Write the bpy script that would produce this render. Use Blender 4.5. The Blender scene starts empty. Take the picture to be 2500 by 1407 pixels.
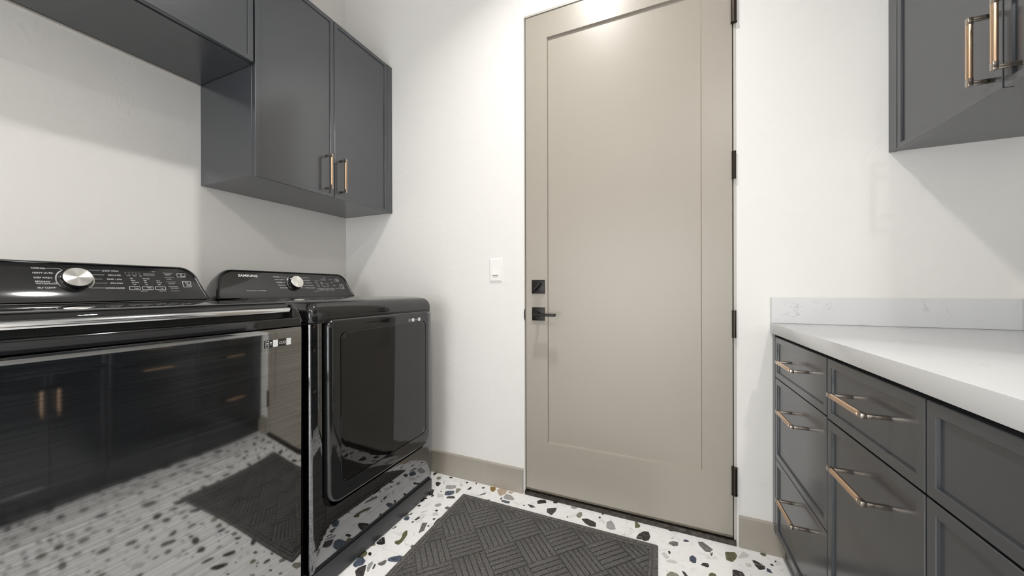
import bpy, bmesh, math, random
from mathutils import Vector, Matrix

random.seed(7)
SC = bpy.context.scene
COL = SC.collection

# ------------------------------------------------------------------ camera
F_PX, CY, YAW, PIT, ROL = 843.97, 707.75, math.radians(23.127), math.radians(-0.085), math.radians(-0.153)
CAM_H = 1.0555
_fw = Vector((-math.sin(YAW), math.cos(YAW), 0)); _r = Vector((math.cos(YAW), math.sin(YAW), 0)); _u = Vector((0, 0, 1))
_w = _fw * math.cos(PIT) + _u * math.sin(PIT); _u2 = _u * math.cos(PIT) - _fw * math.sin(PIT)
CR = _r * math.cos(ROL) + _u2 * math.sin(ROL); CU = _u2 * math.cos(ROL) - _r * math.sin(ROL); CW = _w
cd = bpy.data.cameras.new('camera'); cam = bpy.data.objects.new('camera', cd); COL.objects.link(cam)
cd.sensor_width = 36.0; cd.lens = F_PX / 2500 * 36.0
cd.shift_y = (CY - 703.5) / 2500
cd.clip_start = 0.02
m = Matrix.Identity(4)
for i in range(3):
    m[i][0], m[i][1], m[i][2] = CR[i], CU[i], -CW[i]
m[2][3] = CAM_H
cam.matrix_world = m
SC.camera = cam
def floor_pt(x, y, z=0.0):
    d = CR * ((x - 1250) / F_PX) - CU * ((y - CY) / F_PX) + CW
    t = (z - CAM_H) / d.z
    return (d.x * t, d.y * t)
def in_frame(x, y, z):
    v = Vector((x, y, z - CAM_H)); w = v.dot(CW)
    if w <= 0.05: return False
    px = 1250 + F_PX * v.dot(CR) / w; py = CY - F_PX * v.dot(CU) / w
    return -20 < px < 2520 and -20 < py < 1427

# ------------------------------------------------------------------ world, exposure
SKY = 6.0
wd = bpy.data.worlds.new('world'); SC.world = wd; wd.use_nodes = True
wd.node_tree.nodes['Background'].inputs[0].default_value = (0.97, 0.985, 1.0, 1)
wd.node_tree.nodes['Background'].inputs[1].default_value = SKY
SC.view_settings.view_transform = 'Standard'
SC.view_settings.look = 'None'
SC.view_settings.exposure = 0.0
SC.view_settings.gamma = 1.0
SC.view_settings.use_curve_mapping = False
LAMP_POWER = 34.0
LAMP_SPOTS = [(-0.37, 0.93, 0.48, 122), (-0.40, -1.50, 0.40, 150), (0.77, -1.26, 0.85, 150)]   # x, y, strength, beam
CEIL = 3.13
FILL_WIN = (-1.60, 0.80, 0.04, 2.10, -3.0)              # glazing added in the unseen rear wall for fill daylight: x0, x1, z0, z1, y
pl_ = bpy.data.lights.new('daylight_portal', 'AREA'); pl_.shape = 'RECTANGLE'; pl_.size = FILL_WIN[1] - FILL_WIN[0]; pl_.size_y = FILL_WIN[3] - FILL_WIN[2]
pl_.cycles.is_portal = True
po_ = bpy.data.objects.new('daylight_portal', pl_); COL.objects.link(po_); po_.location = ((FILL_WIN[0] + FILL_WIN[1]) / 2, FILL_WIN[4] - 0.11, (FILL_WIN[2] + FILL_WIN[3]) / 2); po_.rotation_euler = (math.radians(90), 0, 0)

# ------------------------------------------------------------------ helpers
WLOC = {}
def link(o, parent=None, wloc=(0, 0, 0)):
    COL.objects.link(o)
    wl = Vector(wloc); WLOC[o.name] = wl
    if parent is not None:
        o.parent = parent
        o.location = wl - WLOC[parent.name]
    else:
        o.location = wl
    return o
def empty(name, loc):
    o = bpy.data.objects.new(name, None); o.empty_display_size = 0.05
    return link(o, None, loc)
def tag(o, label=None, cat=None, group=None, kind=None):
    if label: o['label'] = label
    if cat: o['category'] = cat
    if group: o['group'] = group
    if kind: o['kind'] = kind
    return o
def obj(name, bm, mats, parent=None, smooth=None, origin=None):
    """link a bmesh (world coordinates) as one mesh object; the origin goes to the base centre"""
    bmesh.ops.recalc_face_normals(bm, faces=bm.faces[:])
    if not isinstance(mats, (list, tuple)): mats = [mats]
    if origin is None:
        xs = [v.co.x for v in bm.verts]; ys = [v.co.y for v in bm.verts]; zs = [v.co.z for v in bm.verts]
        origin = ((min(xs) + max(xs)) / 2, (min(ys) + max(ys)) / 2, min(zs))
    ov = Vector(origin)
    for v in bm.verts: v.co -= ov
    me = bpy.data.meshes.new(name); bm.to_mesh(me); bm.free()
    for mt in mats: me.materials.append(mt)
    if smooth is not None:
        me.polygons.foreach_set('use_smooth', [True] * len(me.polygons))
        try: me.set_sharp_from_angle(angle=math.radians(smooth))
        except Exception: pass
    return link(bpy.data.objects.new(name, me), parent, ov)
def B(): return bmesh.new()
def box(bm, x0, x1, y0, y1, z0, z1, bev=0.0, seg=2, mi=0):
    r = bmesh.ops.create_cube(bm, size=1.0)
    vs = r['verts']
    for v in vs:
        v.co = Vector((x0 if v.co.x < 0 else x1, y0 if v.co.y < 0 else y1, z0 if v.co.z < 0 else z1))
    fs = list({f for v in vs for f in v.link_faces}); es = list({e for v in vs for e in v.link_edges})
    for f in fs: f.material_index = mi
    if bev > 0:
        r = bmesh.ops.bevel(bm, geom=es, offset=bev, segments=seg, profile=0.5, affect='EDGES')
        for f in r['faces']: f.material_index = mi
    return bm
def bxo(name, x0, x1, y0, y1, z0, z1, mat, parent=None, bev=0.0, seg=2):
    return obj(name, box(B(), x0, x1, y0, y1, z0, z1, bev, seg), mat, parent, smooth=35 if bev else None)
def rrect(u0, u1, v0, v1, r, n=6):
    """rounded rectangle outline; r = one radius or four (bl, br, tr, tl)"""
    if not isinstance(r, (list, tuple)): r = (r,) * 4
    pts = []
    for (cx, cy, a0, rr) in ((u0, v0, 180, r[0]), (u1, v0, 270, r[1]), (u1, v1, 0, r[2]), (u0, v1, 90, r[3])):
        ox = cx + rr if cx == u0 else cx - rr; oy = cy + rr if cy == v0 else cy - rr
        for i in range(n + 1):
            a = math.radians(a0 + 90 * i / n)
            pts.append((ox + rr * math.cos(a), oy + rr * math.sin(a)))
    return pts
def loft(bm, rings, cap0=True, cap1=True, mi=0):
    vr = [[bm.verts.new(p) for p in ring] for ring in rings]
    n = len(vr[0])
    for a, b in zip(vr[:-1], vr[1:]):
        for i in range(n):
            f = bm.faces.new((a[i], a[(i + 1) % n], b[(i + 1) % n], b[i])); f.material_index = mi
    if cap0: bm.faces.new(vr[0][::-1]).material_index = mi
    if cap1: bm.faces.new(vr[-1]).material_index = mi
    return vr
def cyl(bm, p0, p1, r0, r1=None, n=20, mi=0):
    p0, p1 = Vector(p0), Vector(p1); r1 = r0 if r1 is None else r1
    d = (p1 - p0).normalized(); a = d.orthogonal().normalized(); b = d.cross(a)
    ring = lambda c, r: [c + (a * math.cos(t) + b * math.sin(t)) * r for t in (2 * math.pi * i / n for i in range(n))]
    loft(bm, [ring(p0, r0), ring(p1, r1)], mi=mi)
def plate(bm, rect, w0, w1, fw, rec, mp, edge=0.0015):
    """thin-rail shaker panel: frame width fw, recess rec; mp(u, v, w) -> world"""
    u0, u1, v0, v1 = rect
    def q(i, w): return [mp(*p, w) for p in ((u0 + i, v0 + i), (u1 - i, v0 + i), (u1 - i, v1 - i), (u0 + i, v1 - i))]
    loft(bm, [q(0, w0), q(0, w1 - edge), q(edge, w1), q(fw, w1), q(fw + 0.0012, w1 - 0.0012), q(fw + 0.0016, w1 - rec)])
    return bm
def MX(s):     # faces +x (s = 1) or -x (s = -1): u = y, v = z
    return lambda u, v, w: (w * s, u, v)

# ------------------------------------------------------------------ materials
def mat(name, col=(0.5, 0.5, 0.5), rough=0.5, metal=0.0, **kw):
    mt = bpy.data.materials.new(name); mt.use_nodes = True
    b = mt.node_tree.nodes['Principled BSDF']
    b.inputs['Base Color'].default_value = (*col, 1); b.inputs['Roughness'].default_value = rough; b.inputs['Metallic'].default_value = metal
    for k, v in kw.items(): b.inputs[k.replace('_', ' ')].default_value = v
    return mt
def nd(mt, t, **kw):
    n = mt.node_tree.nodes.new(t)
    for k, v in kw.items(): setattr(n, k, v)
    return n
def lk(mt, a, b): mt.node_tree.links.new(a, b)
def bsdf(mt): return mt.node_tree.nodes['Principled BSDF']
def noise(mt, scale, detail=4, rough=0.5, mapscale=None, distort=0.0):
    tc = nd(mt, 'ShaderNodeTexCoord'); n = nd(mt, 'ShaderNodeTexNoise')
    n.inputs['Scale'].default_value = scale; n.inputs['Detail'].default_value = detail; n.inputs['Roughness'].default_value = rough
    n.inputs['Distortion'].default_value = distort
    geo = nd(mt, 'ShaderNodeNewGeometry')
    src = geo.outputs['Position']
    if mapscale:
        mp = nd(mt, 'ShaderNodeMapping'); mp.inputs['Scale'].default_value = mapscale
        lk(mt, src, mp.inputs['Vector']); src = mp.outputs['Vector']
    lk(mt, src, n.inputs['Vector'])
    return n
def ramp(mt, src, stops):
    r = nd(mt, 'ShaderNodeValToRGB'); cr = r.color_ramp
    while len(cr.elements) < len(stops): cr.elements.new(0.5)
    for e, (p, c) in zip(cr.elements, stops):
        e.position = p; e.color = (*c, 1) if len(c) == 3 else c
    lk(mt, src, r.inputs['Fac']); return r
def bump(mt, src, strength, dist, prev=None):
    b = nd(mt, 'ShaderNodeBump'); b.inputs['Strength'].default_value = strength; b.inputs['Distance'].default_value = dist
    lk(mt, src, b.inputs['Height'])
    if prev: lk(mt, prev.outputs['Normal'], b.inputs['Normal'])
    lk(mt, b.outputs['Normal'], bsdf(mt).inputs['Normal']); return b

M = {}
# skip-trowelled plaster
w = M['wall'] = mat('wall_plaster', (0.80, 0.785, 0.758), 0.62, Specular_IOR_Level=0.25)
n1 = noise(w, 9.0, 5, 0.6, distort=1.2); r1 = ramp(w, n1.outputs['Fac'], [(0.52, (0, 0, 0)), (0.64, (1, 1, 1))])
n2 = noise(w, 34.0, 6, 0.62, mapscale=(1, 1, 1.6)); mm = nd(w, 'ShaderNodeMath', operation='MULTIPLY')
lk(w, r1.outputs['Color'], mm.inputs[0]); lk(w, n2.outputs['Fac'], mm.inputs[1])
b1 = bump(w, mm.outputs[0], 0.5, 0.0014)
n3 = noise(w, 2.3, 3, 0.5); bump(w, n3.outputs['Fac'], 0.3, 0.004, b1)
M['ceil'] = mat('ceiling_paint', (0.84, 0.84, 0.83), 0.7)
# terrazzo matrix
t = M['tile'] = mat('terrazzo_matrix', (0.86, 0.855, 0.84), 0.16, Specular_IOR_Level=0.45)
n1 = noise(t, 26.0, 5, 0.62, distort=0.8); r1 = ramp(t, n1.outputs['Fac'], [(0.30, (0.66, 0.655, 0.65)), (0.44, (0.87, 0.865, 0.855)), (0.7, (0.90, 0.895, 0.885))])
lk(t, r1.outputs['Color'], bsdf(t).inputs['Base Color'])
M['grout'] = mat('grout', (0.62, 0.61, 0.60), 0.8)
def stone(name, col, vein=False, var=0.35):
    s = mat(name, col, 0.2)
    n = noise(s, 90.0, 4, 0.6); lo = tuple(c * (1 - var) for c in col); hi = tuple(min(1, c * (1 + var)) for c in col)
    r = ramp(s, n.outputs['Fac'], [(0.35, lo), (0.65, hi)]); out = r.outputs['Color']
    if vein:
        n2 = noise(s, 24.0, 1, 0.4); rv = ramp(s, n2.outputs['Fac'], [(0.493, (0, 0, 0)), (0.5, (1, 1, 1)), (0.507, (0, 0, 0))])
        mx = nd(s, 'ShaderNodeMix', data_type='RGBA'); lk(s, rv.outputs['Color'], mx.inputs[0]); lk(s, out, mx.inputs[6])
        mx.inputs[7].default_value = (0.5, 0.48, 0.46, 1); out = mx.outputs[2]
    lk(s, out, bsdf(s).inputs['Base Color']); return s
STONE = dict(k=stone('chip_black', (0.030, 0.027, 0.026), True), d=stone('chip_charcoal', (0.060, 0.055, 0.054)), g=stone('chip_grey', (0.16, 0.155, 0.15)),
             l=stone('chip_light_grey', (0.36, 0.36, 0.35), var=0.15), p=stone('chip_pale', (0.62, 0.615, 0.60), var=0.06), b=stone('chip_blue', (0.085, 0.105, 0.14), var=0.5),
             n=stone('chip_navy', (0.055, 0.068, 0.105)), o=stone('chip_olive', (0.13, 0.125, 0.07)), v=stone('chip_sage', (0.24, 0.235, 0.19), var=0.2),
             y=stone('chip_ochre', (0.26, 0.17, 0.05)), e=stone('chip_beige', (0.48, 0.38, 0.30), var=0.15), w=stone('chip_brown', (0.042, 0.036, 0.033)))
# painted door + baseboard
d = M['greige'] = mat('greige_semigloss', (0.36, 0.327, 0.278), 0.34, IOR=1.55, Specular_IOR_Level=0.5)
n1 = noise(d, 260.0, 2, 0.5); bump(d, n1.outputs['Fac'], 0.10, 0.0006)
M['jamb'] = mat('jamb_paint', (0.50, 0.475, 0.43), 0.4)
M['gap'] = mat('weatherstrip_black', (0.008, 0.007, 0.006), 0.7)
M['threshold'] = mat('dark_bronze_threshold', (0.030, 0.024, 0.018), 0.38, 0.6)
n1 = noise(M['threshold'], 60, 4); r1 = ramp(M['threshold'], n1.outputs['Fac'], [(0.35, (0.016, 0.012, 0.009)), (0.7, (0.06, 0.05, 0.04))]); lk(M['threshold'], r1.outputs['Color'], bsdf(M['threshold']).inputs['Base Color'])
M['sweep'] = mat('door_sweep', (0.16, 0.14, 0.11), 0.35, 0.3)
M['black_hw'] = mat('matte_black_hardware', (0.016, 0.014, 0.012), 0.36, 0.5)
M['hinge'] = mat('oiled_bronze_hinge', (0.055, 0.045, 0.036), 0.3, 0.85)
# cabinets
c = M['cab'] = mat('charcoal_cabinet_paint', (0.043, 0.0475, 0.055), 0.20, IOR=1.85)
n1 = noise(c, 300, 2); bump(c, n1.outputs['Fac'], 0.04, 0.0005)
M['gap_shade'] = mat('painted_gap_shade', (0.012, 0.012, 0.013), 0.6)  # near-black sheet colour, paints the shade between cabinet fronts and box
g = M['grip'] = mat('brushed_bronze_grip', (0.76, 0.54, 0.37), 0.22, 1.0)
n1 = noise(g, 900, 2); bump(g, n1.outputs['Fac'], 0.05, 0.0003)
M['post'] = mat('burnished_post', (0.40, 0.35, 0.30), 0.2, 1.0)
# quartz
q = M['quartz'] = mat('white_quartz', (0.70, 0.705, 0.71), 0.14, Specular_IOR_Level=0.5)
n1 = noise(q, 3.4, 7, 0.62, distort=0.9); n2 = noise(q, 5.5, 3, 0.5)
rv = ramp(q, n1.outputs['Fac'], [(0.4945, (0, 0, 0)), (0.5, (1, 1, 1)), (0.5055, (0, 0, 0))])
rm = ramp(q, n2.outputs['Fac'], [(0.53, (0, 0, 0)), (0.68, (1, 1, 1))])
mu = nd(q, 'ShaderNodeMath', operation='MULTIPLY'); lk(q, rv.outputs['Color'], mu.inputs[0]); lk(q, rm.outputs['Color'], mu.inputs[1])
mx = nd(q, 'ShaderNodeMix', data_type='RGBA'); lk(q, mu.outputs[0], mx.inputs[0]); mx.inputs[6].default_value = (0.66, 0.665, 0.67, 1); mx.inputs[7].default_value = (0.36, 0.36, 0.37, 1)
lk(q, mx.outputs[2], bsdf(q).inputs['Base Color'])
# appliances
def brushed(name, col, rough):
    s = mat(name, col, rough, 1.0)
    a = noise(s, 1.0, 3, 0.7, mapscale=(3, 5, 900)); bump(s, a.outputs['Fac'], 0.009, 0.0003)
    a2 = noise(s, 1.0, 2, 0.6, mapscale=(2, 3, 420)); r = ramp(s, a2.outputs['Fac'], [(0.3, tuple(x * 0.74 for x in col)), (0.7, tuple(x * 1.22 for x in col))])
    lk(s, r.outputs['Color'], bsdf(s).inputs['Base Color']); return s
M['black_steel'] = brushed('brushed_black_stainless', (0.345, 0.345, 0.345), 0.048)
M['black_steel2'] = brushed('brushed_black_stainless_dark', (0.19, 0.19, 0.195), 0.04)
M['gloss'] = mat('gloss_black_plastic', (0.010, 0.010, 0.011), 0.06, IOR=1.65)
M['glass'] = mat('black_glass', (0.004, 0.004, 0.004), 0.02, IOR=1.6)
M['panel'] = mat('console_panel_grey', (0.018, 0.018, 0.019), 0.06, IOR=1.6)
M['pocket'] = mat('pocket_black', (0.006, 0.006, 0.006), 0.25)
M['side'] = mat('appliance_side_black', (0.03, 0.03, 0.032), 0.35)
M['plinth'] = mat('appliance_plinth', (0.05, 0.052, 0.056), 0.4, 0.3)
M['chrome'] = mat('lid_trim_metal', (0.62, 0.62, 0.62), 0.16, 1.0)
k = M['knob'] = mat('radial_brushed_steel', (0.80, 0.78, 0.74), 0.24, 1.0, Anisotropic=0.9)
tg = nd(k, 'ShaderNodeTangent', direction_type='RADIAL', axis='Z'); lk(k, tg.outputs['Tangent'], bsdf(k).inputs['Tangent'])
M['print'] = mat('white_print', (0.82, 0.82, 0.82), 0.5)
M['print_grey'] = mat('grey_print', (0.10, 0.10, 0.105), 0.3)
M['sticker_w'] = mat('sticker_white', (0.80, 0.80, 0.80), 0.5)
M['sticker_k'] = mat('sticker_black', (0.02, 0.02, 0.02), 0.4)
M['white_plastic'] = mat('white_switch_plastic', (0.84, 0.83, 0.80), 0.3)
M['grey_plastic'] = mat('switch_shadow_grey', (0.30, 0.29, 0.28), 0.5)
# mat fibre
f = M['fibre'] = mat('charcoal_fibre', (0.05, 0.05, 0.05), 0.95, Specular_IOR_Level=0.1)
n1 = noise(f, 420.0, 3, 0.7); r1 = ramp(f, n1.outputs['Fac'], [(0.36, (0.032, 0.030, 0.028)), (0.52, (0.12, 0.115, 0.11)), (0.68, (0.34, 0.33, 0.31))])
lk(f, r1.outputs['Color'], bsdf(f).inputs['Base Color']); bump(f, n1.outputs['Fac'], 0.9, 0.002)
M['lamp_trim'] = mat('lamp_trim_white', (0.85, 0.85, 0.84), 0.4)

cl = M['clear'] = bpy.data.materials.new('clear_glass'); cl.use_nodes = True; nt = cl.node_tree; nt.nodes.clear()
_o, _t, _g, _m, _f = (nt.nodes.new('ShaderNode' + k_) for k_ in ('OutputMaterial', 'BsdfTransparent', 'BsdfGlossy', 'MixShader', 'Fresnel'))
_g.inputs['Roughness'].default_value = 0.0; nt.links.new(_f.outputs[0], _m.inputs[0]); nt.links.new(_t.outputs[0], _m.inputs[1]); nt.links.new(_g.outputs[0], _m.inputs[2]); nt.links.new(_m.outputs[0], _o.inputs[0])

# ------------------------------------------------------------------ room shell
XL, YB, XR, YN = -1.904, 1.67, 1.083, -3.0        # left wall, door wall, right wall, rear wall
DX0, DX1, DZ1 = -0.645, 0.291, 2.464              # door opening
tag(bxo('wall_left', XL - 0.1, XL, YN - 0.1, YB + 0.12, 0, CEIL, M['wall']), 'off-white trowelled plaster wall behind the washer and dryer', kind='structure')
tag(bxo('wall_right', XR, XR + 0.1, YN - 0.1, YB + 0.12, 0, CEIL, M['wall']), 'off-white plaster wall at the right above the quartz counter', kind='structure')
bm = B(); box(bm, XL, FILL_WIN[0], YN - 0.1, YN, 0, CEIL); box(bm, FILL_WIN[1], XR, YN - 0.1, YN, 0, CEIL); box(bm, FILL_WIN[0], FILL_WIN[1], YN - 0.1, YN, FILL_WIN[3], CEIL); box(bm, FILL_WIN[0], FILL_WIN[1], YN - 0.1, YN, 0, FILL_WIN[2])
tag(obj('wall_rear', bm, M['wall']), 'off-white plaster wall behind the viewer', kind='structure')
fill_win = empty('fill_window_1', ((FILL_WIN[0] + FILL_WIN[1]) / 2, YN, FILL_WIN[2])); tag(fill_win, 'wide glazed opening added in the wall behind the viewer for fill daylight', kind='structure')
bm = B(); xm = (FILL_WIN[0] + FILL_WIN[1]) / 2
for a_ in ((FILL_WIN[0], FILL_WIN[0] + .04, FILL_WIN[2], FILL_WIN[3]), (FILL_WIN[1] - .04, FILL_WIN[1], FILL_WIN[2], FILL_WIN[3]), (xm - .03, xm + .03, FILL_WIN[2], FILL_WIN[3]), (FILL_WIN[0] + .04, FILL_WIN[1] - .04, FILL_WIN[3] - .04, FILL_WIN[3]), (FILL_WIN[0] + .04, FILL_WIN[1] - .04, FILL_WIN[2], FILL_WIN[2] + .04)):
    box(bm, a_[0], a_[1], YN - .08, YN - .02, a_[2], a_[3])
obj('fill_window_frame', bm, M['lamp_trim'], fill_win)
for a_, b_ in ((FILL_WIN[0] + .04, xm - .03), (xm + .03, FILL_WIN[1] - .04)): bxo('pane', a_, b_, YN - .055, YN - .049, FILL_WIN[2] + .04, FILL_WIN[3] - .04, M['clear'], fill_win)
bm = B(); box(bm, XL, DX0, YB, YB + 0.12, 0, CEIL); box(bm, DX1, XR, YB, YB + 0.12, 0, CEIL); box(bm, DX0, DX1, YB, YB + 0.12, DZ1, CEIL)
tag(obj('wall_back', bm, M['wall']), 'off-white trowelled plaster wall around the tall greige door', kind='structure')
tag(bxo('ceiling', XL - 0.1, XR + 0.1, YN - 0.1, YB + 0.12, CEIL, CEIL + 0.1, M['ceil']), 'plain white ceiling', kind='structure')

# floor: slab, terrazzo tiles, stone chips
floor = bxo('floor', XL - 0.1, XR + 0.1, YN - 0.1, YB + 0.12, -0.06, -0.0012, M['grout'])
tag(floor, 'white terrazzo floor with dark stone chips', kind='structure')
SX, SY, TS = -0.139, 1.0885, 0.60
TILES = {}
def lim(v, a, b): return max(a, min(b, v))
for i in range(-4, 4):
    for j in range(-8, 2):
        x0, x1 = lim(SX + i * TS, XL, XR), lim(SX + (i + 1) * TS, XL, XR)
        y0, y1 = lim(SY + j * TS, YN, YB), lim(SY + (j + 1) * TS, YN, YB)
        if x1 - x0 < 0.02 or y1 - y0 < 0.02: continue
        if y0 > 1.6: continue
        if y1 > 1.6: y1 = YB
        TILES[(i, j)] = bxo('floor_tile', x0 + 0.0006, x1 - 0.0006, y0 + 0.0006, y1 - 0.0006, -0.012, 0.0, M['tile'], floor)
def tile_at(x, y):
    i = math.floor((x - SX) / TS); j = math.floor((y - SY) / TS)
    return TILES.get((i, min(j, 0)))
# chips seen in the photograph: (kind, zoom origin/scale id, outline)
Z5, Z6 = (840, 1080, 4.302), (1200, 1080, 3.3333)
CH5 = """v 975,370 1000,362 1020,365 1012,390 985,395 970,390
w 965,420 995,418 1020,432 985,468 962,450
w 940,318 985,322 955,345 935,352
w 1108,362 1143,370 1135,382 1105,378
l 1082,452 1182,455 1170,485 1115,497 1070,488 1068,465
b 1060,522 1090,512 1162,512 1150,545 1110,560 1055,558
d 1070,592 1085,570 1150,565 1168,582 1160,593
v 1180,485 1232,490 1200,530 1170,540
p 1210,440 1240,435 1250,460 1225,468
k 915,560 930,548 948,560 930,575 912,572
k 1015,512 1028,515 1022,525 1010,520
w 835,595 860,580 878,595 850,600
l 945,670 960,655 1000,642 1025,650 1015,670 975,680
g 1055,690 1080,675 1115,682 1150,690 1130,715 1065,705
k 950,720 975,708 990,718 970,732
w 765,668 800,655 808,668 785,680
p 935,740 985,735 990,770 925,775
k 925,810 945,798 970,805 945,818
b 620,805 650,780 680,780 690,800 670,822 640,822
d 735,820 770,790 795,785 795,800 760,820
k 705,845 720,832 740,835 715,850
k 680,760 715,745 718,755 695,765
g 800,905 820,850 878,845 850,905 840,930 780,962
k 870,880 885,872 900,880 885,892
o 550,1035 580,1030 605,1000 615,960 645,930 668,930 662,980 610,1050 575,1080 535,1070 530,1045
k 345,1050 400,1000 425,1000 432,1068 395,1080 350,1075 335,1060
w 500,915 545,882 555,890 520,910
k 250,1170 275,1150 290,1170 285,1190 262,1195
b 100,1270 165,1200 200,1210 228,1250 200,1290 120,1315 92,1300
b 460,1225 490,1210 580,1190 640,1205 590,1258 500,1258 458,1248
g 350,1275 440,1235 448,1250 430,1285 395,1300 360,1290
d 115,1355 150,1320 235,1285 225,1340 205,1410 125,1410
l 240,1320 255,1280 300,1252 305,1275 255,1365 240,1360
d 295,1330 320,1278 335,1285 310,1335
g 695,1100 710,1080 740,1082 710,1115
d 940,860 975,815 1010,790 1060,800 1020,840 950,862
d 805,1015 815,998 850,1010 825,1030
d 1300,490 1330,470 1342,480 1325,500 1292,500
k 1270,428 1295,415 1310,425 1290,435
w 1380,425 1400,432 1385,448
d 1445,478 1475,472 1478,485 1450,490
g 1420,555 1480,530 1492,535 1480,550 1430,560
d 1398,565 1418,558 1410,570
y 1535,468 1595,475 1590,505 1575,520 1550,520 1535,500
e 1605,500 1640,485 1720,505 1695,540 1660,560 1635,565 1620,545
e 1735,515 1785,525 1760,542 1725,535
l 1695,545 1755,558 1790,595 1780,612 1735,610 1670,590
b 1655,605 1690,612 1745,625 1735,645 1695,640 1650,625
k 1635,600 1655,580 1665,585 1650,605
v 1485,605 1530,600 1532,615 1490,635
k 1875,660 1905,658 1890,675
p 978,540 1045,545 1045,580 975,585
p 1042,405 1058,405 1056,445 1042,445
p 800,735 850,722 885,712 865,730 815,745"""
CH6 = """w 370,480 400,470 440,472 448,495 410,500 375,505
d 450,540 530,535 525,560 505,580 488,596 450,572
d 290,505 325,510 360,530 320,535
w 500,485 535,485 538,498 505,498
l 645,515 690,512 705,535 680,545 650,540
v 690,590 710,572 735,570 738,600 715,620 690,605
w 730,625 780,622 850,655 850,692 800,685 760,660
l 935,650 975,638 1000,670 1012,710 970,716 935,700
k 870,610 885,605 890,618 875,622
k 895,585 905,575 915,585 905,592
o 1168,650 1180,648 1212,680 1205,695 1168,700
k 1180,770 1200,745 1240,725 1280,730 1293,770 1280,800 1250,805 1178,785
d 1425,705 1455,712 1482,728 1450,724
g 1445,815 1475,805 1520,815 1518,845 1480,848 1440,825
n 1558,800 1580,792 1608,805 1605,813 1570,812
g 1678,812 1720,812 1770,850 1803,875 1780,895 1740,892 1690,840
k 1775,900 1800,895 1800,915 1788,928
k 1435,890 1450,885 1460,905 1445,912
n 1610,935 1635,920 1668,945 1665,985 1640,985 1612,965
o 1898,892 1980,895 2000,925 1990,950 1960,978 1910,960
p 2005,940 2045,890 2100,920 2085,940 2010,948
k 1702,1000 1720,982 1760,985 1773,1010 1760,1022
k 2120,960 2150,965 2225,1010 2228,1035 2180,1042 2140,1000
n 2238,1025 2265,1035 2290,1070 2240,1055
k 2265,988 2290,995 2300,1010 2275,1005
o 2185,902 2230,905 2238,925 2215,930 2190,915
k 2303,970 2315,962 2320,975 2308,980
v 1425,1075 1460,1052 1510,1070 1540,1105 1420,1105
d 1545,1045 1575,1058 1605,1100 1575,1100
o 1768,1075 1790,1060 1825,1075 1835,1100 1768,1100
k 1960,1040 1990,1040 2045,1060 2070,1100 1962,1100
p 1380,905 1410,895 1450,940 1420,955
p 1415,965 1460,955 1515,975 1500,990 1430,980
p 1455,790 1475,765 1490,790
p 2060,985 2110,990 2120,1020 2080,1015
k 610,608 620,603 628,610 618,616
k 2085,0 2090,0 2090,2"""
def chip(outline, kind, parent_tile, bm_into=None):
    """a flat-polished stone piece, a hair proud of the matrix"""
    n = len(outline); cx = sum(p[0] for p in outline) / n; cy = sum(p[1] for p in outline) / n
    # soften corners: cut each one
    pts = []
    for i in range(n):
        p, a, b = outline[i], outline[i - 1], outline[(i + 1) % n]
        pts.append((p[0] + (a[0] - p[0]) * 0.11, p[1] + (a[1] - p[1]) * 0.11)); pts.append((p[0] + (b[0] - p[0]) * 0.11, p[1] + (b[1] - p[1]) * 0.11))
    bm = B() if bm_into is None else bm_into
    loft(bm, [[(x, y, -0.001) for x, y in pts], [(x, y, 0.0003) for x, y in pts]], cap0=False)
    if bm_into is None:
        return obj('stone_chip', bm, STONE[kind], parent_tile, origin=(cx, cy, 0))
traced = []
for txt, (ox, oy, s) in ((CH5, Z5), (CH6, Z6)):
    for line in txt.splitlines():
        kd, *ps = line.split()
        pl = [tuple(map(float, p.split(','))) for p in ps]
        if len(pl) < 4 and kd == 'k' and pl[0][1] == 0: continue
        out = [floor_pt(ox + x / s, oy + y / s) for x, y in pl]
        cx = sum(p[0] for p in out) / len(out); cy = sum(p[1] for p in out) / len(out)
        tl = tile_at(cx, cy)
        if tl is None: continue
        chip(out, kd, tl); traced.append((cx, cy))
# the rest of the chips (floor nearer than the picture's lower edge, seen mirrored in the washer)
MAT = (-0.928, -0.008, 0.922, 1.530)      # doormat x0, x1, y0, y1
fields = {kd: B() for kd in 'kdglpbov'}
placed = []
for _ in range(11000):
    x, y = random.uniform(-1.88, 0.46), random.uniform(-0.8, 1.5)
    if MAT[0] < x < MAT[1] and MAT[2] < y < MAT[3]: continue
    if x < -1.1 and y > 0.05: continue
    if in_frame(x, y, 0) and x > -1.09: continue
    r = random.choice((0.006, 0.009, 0.012, 0.016, 0.020, 0.026, 0.032)) * random.uniform(0.8, 1.15)
    if any((x - a) ** 2 + (y - b) ** 2 < (r + c + 0.003) ** 2 for a, b, c in placed): continue
    placed.append((x, y, r))
    n = random.randint(5, 8); el = random.uniform(0.45, 0.9); th = random.uniform(0, math.pi)
    out = []
    for i in range(n):
        a = 2 * math.pi * (i + random.uniform(-0.25, 0.25)) / n; rr = r * random.uniform(0.75, 1.1)
        px, py = rr * math.cos(a), rr * el * math.sin(a)
        out.append((x + px * math.cos(th) - py * math.sin(th), y + px * math.sin(th) + py * math.cos(th)))
    chip(out, None, None, fields[random.choice('kkkdddggglpbov')])
    if len(placed) > 1300: break
fb = B(); fmats = []
for mi, (kd, bmk) in enumerate(fields.items()):
    for fc in bmk.faces: fc.material_index = mi
    me = bpy.data.meshes.new('tmp'); bmk.to_mesh(me); bmk.free(); fb.from_mesh(me); bpy.data.meshes.remove(me); fmats.append(STONE[kd])
tag(obj('chip_field', fb, fmats, floor), kind='stuff')

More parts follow.
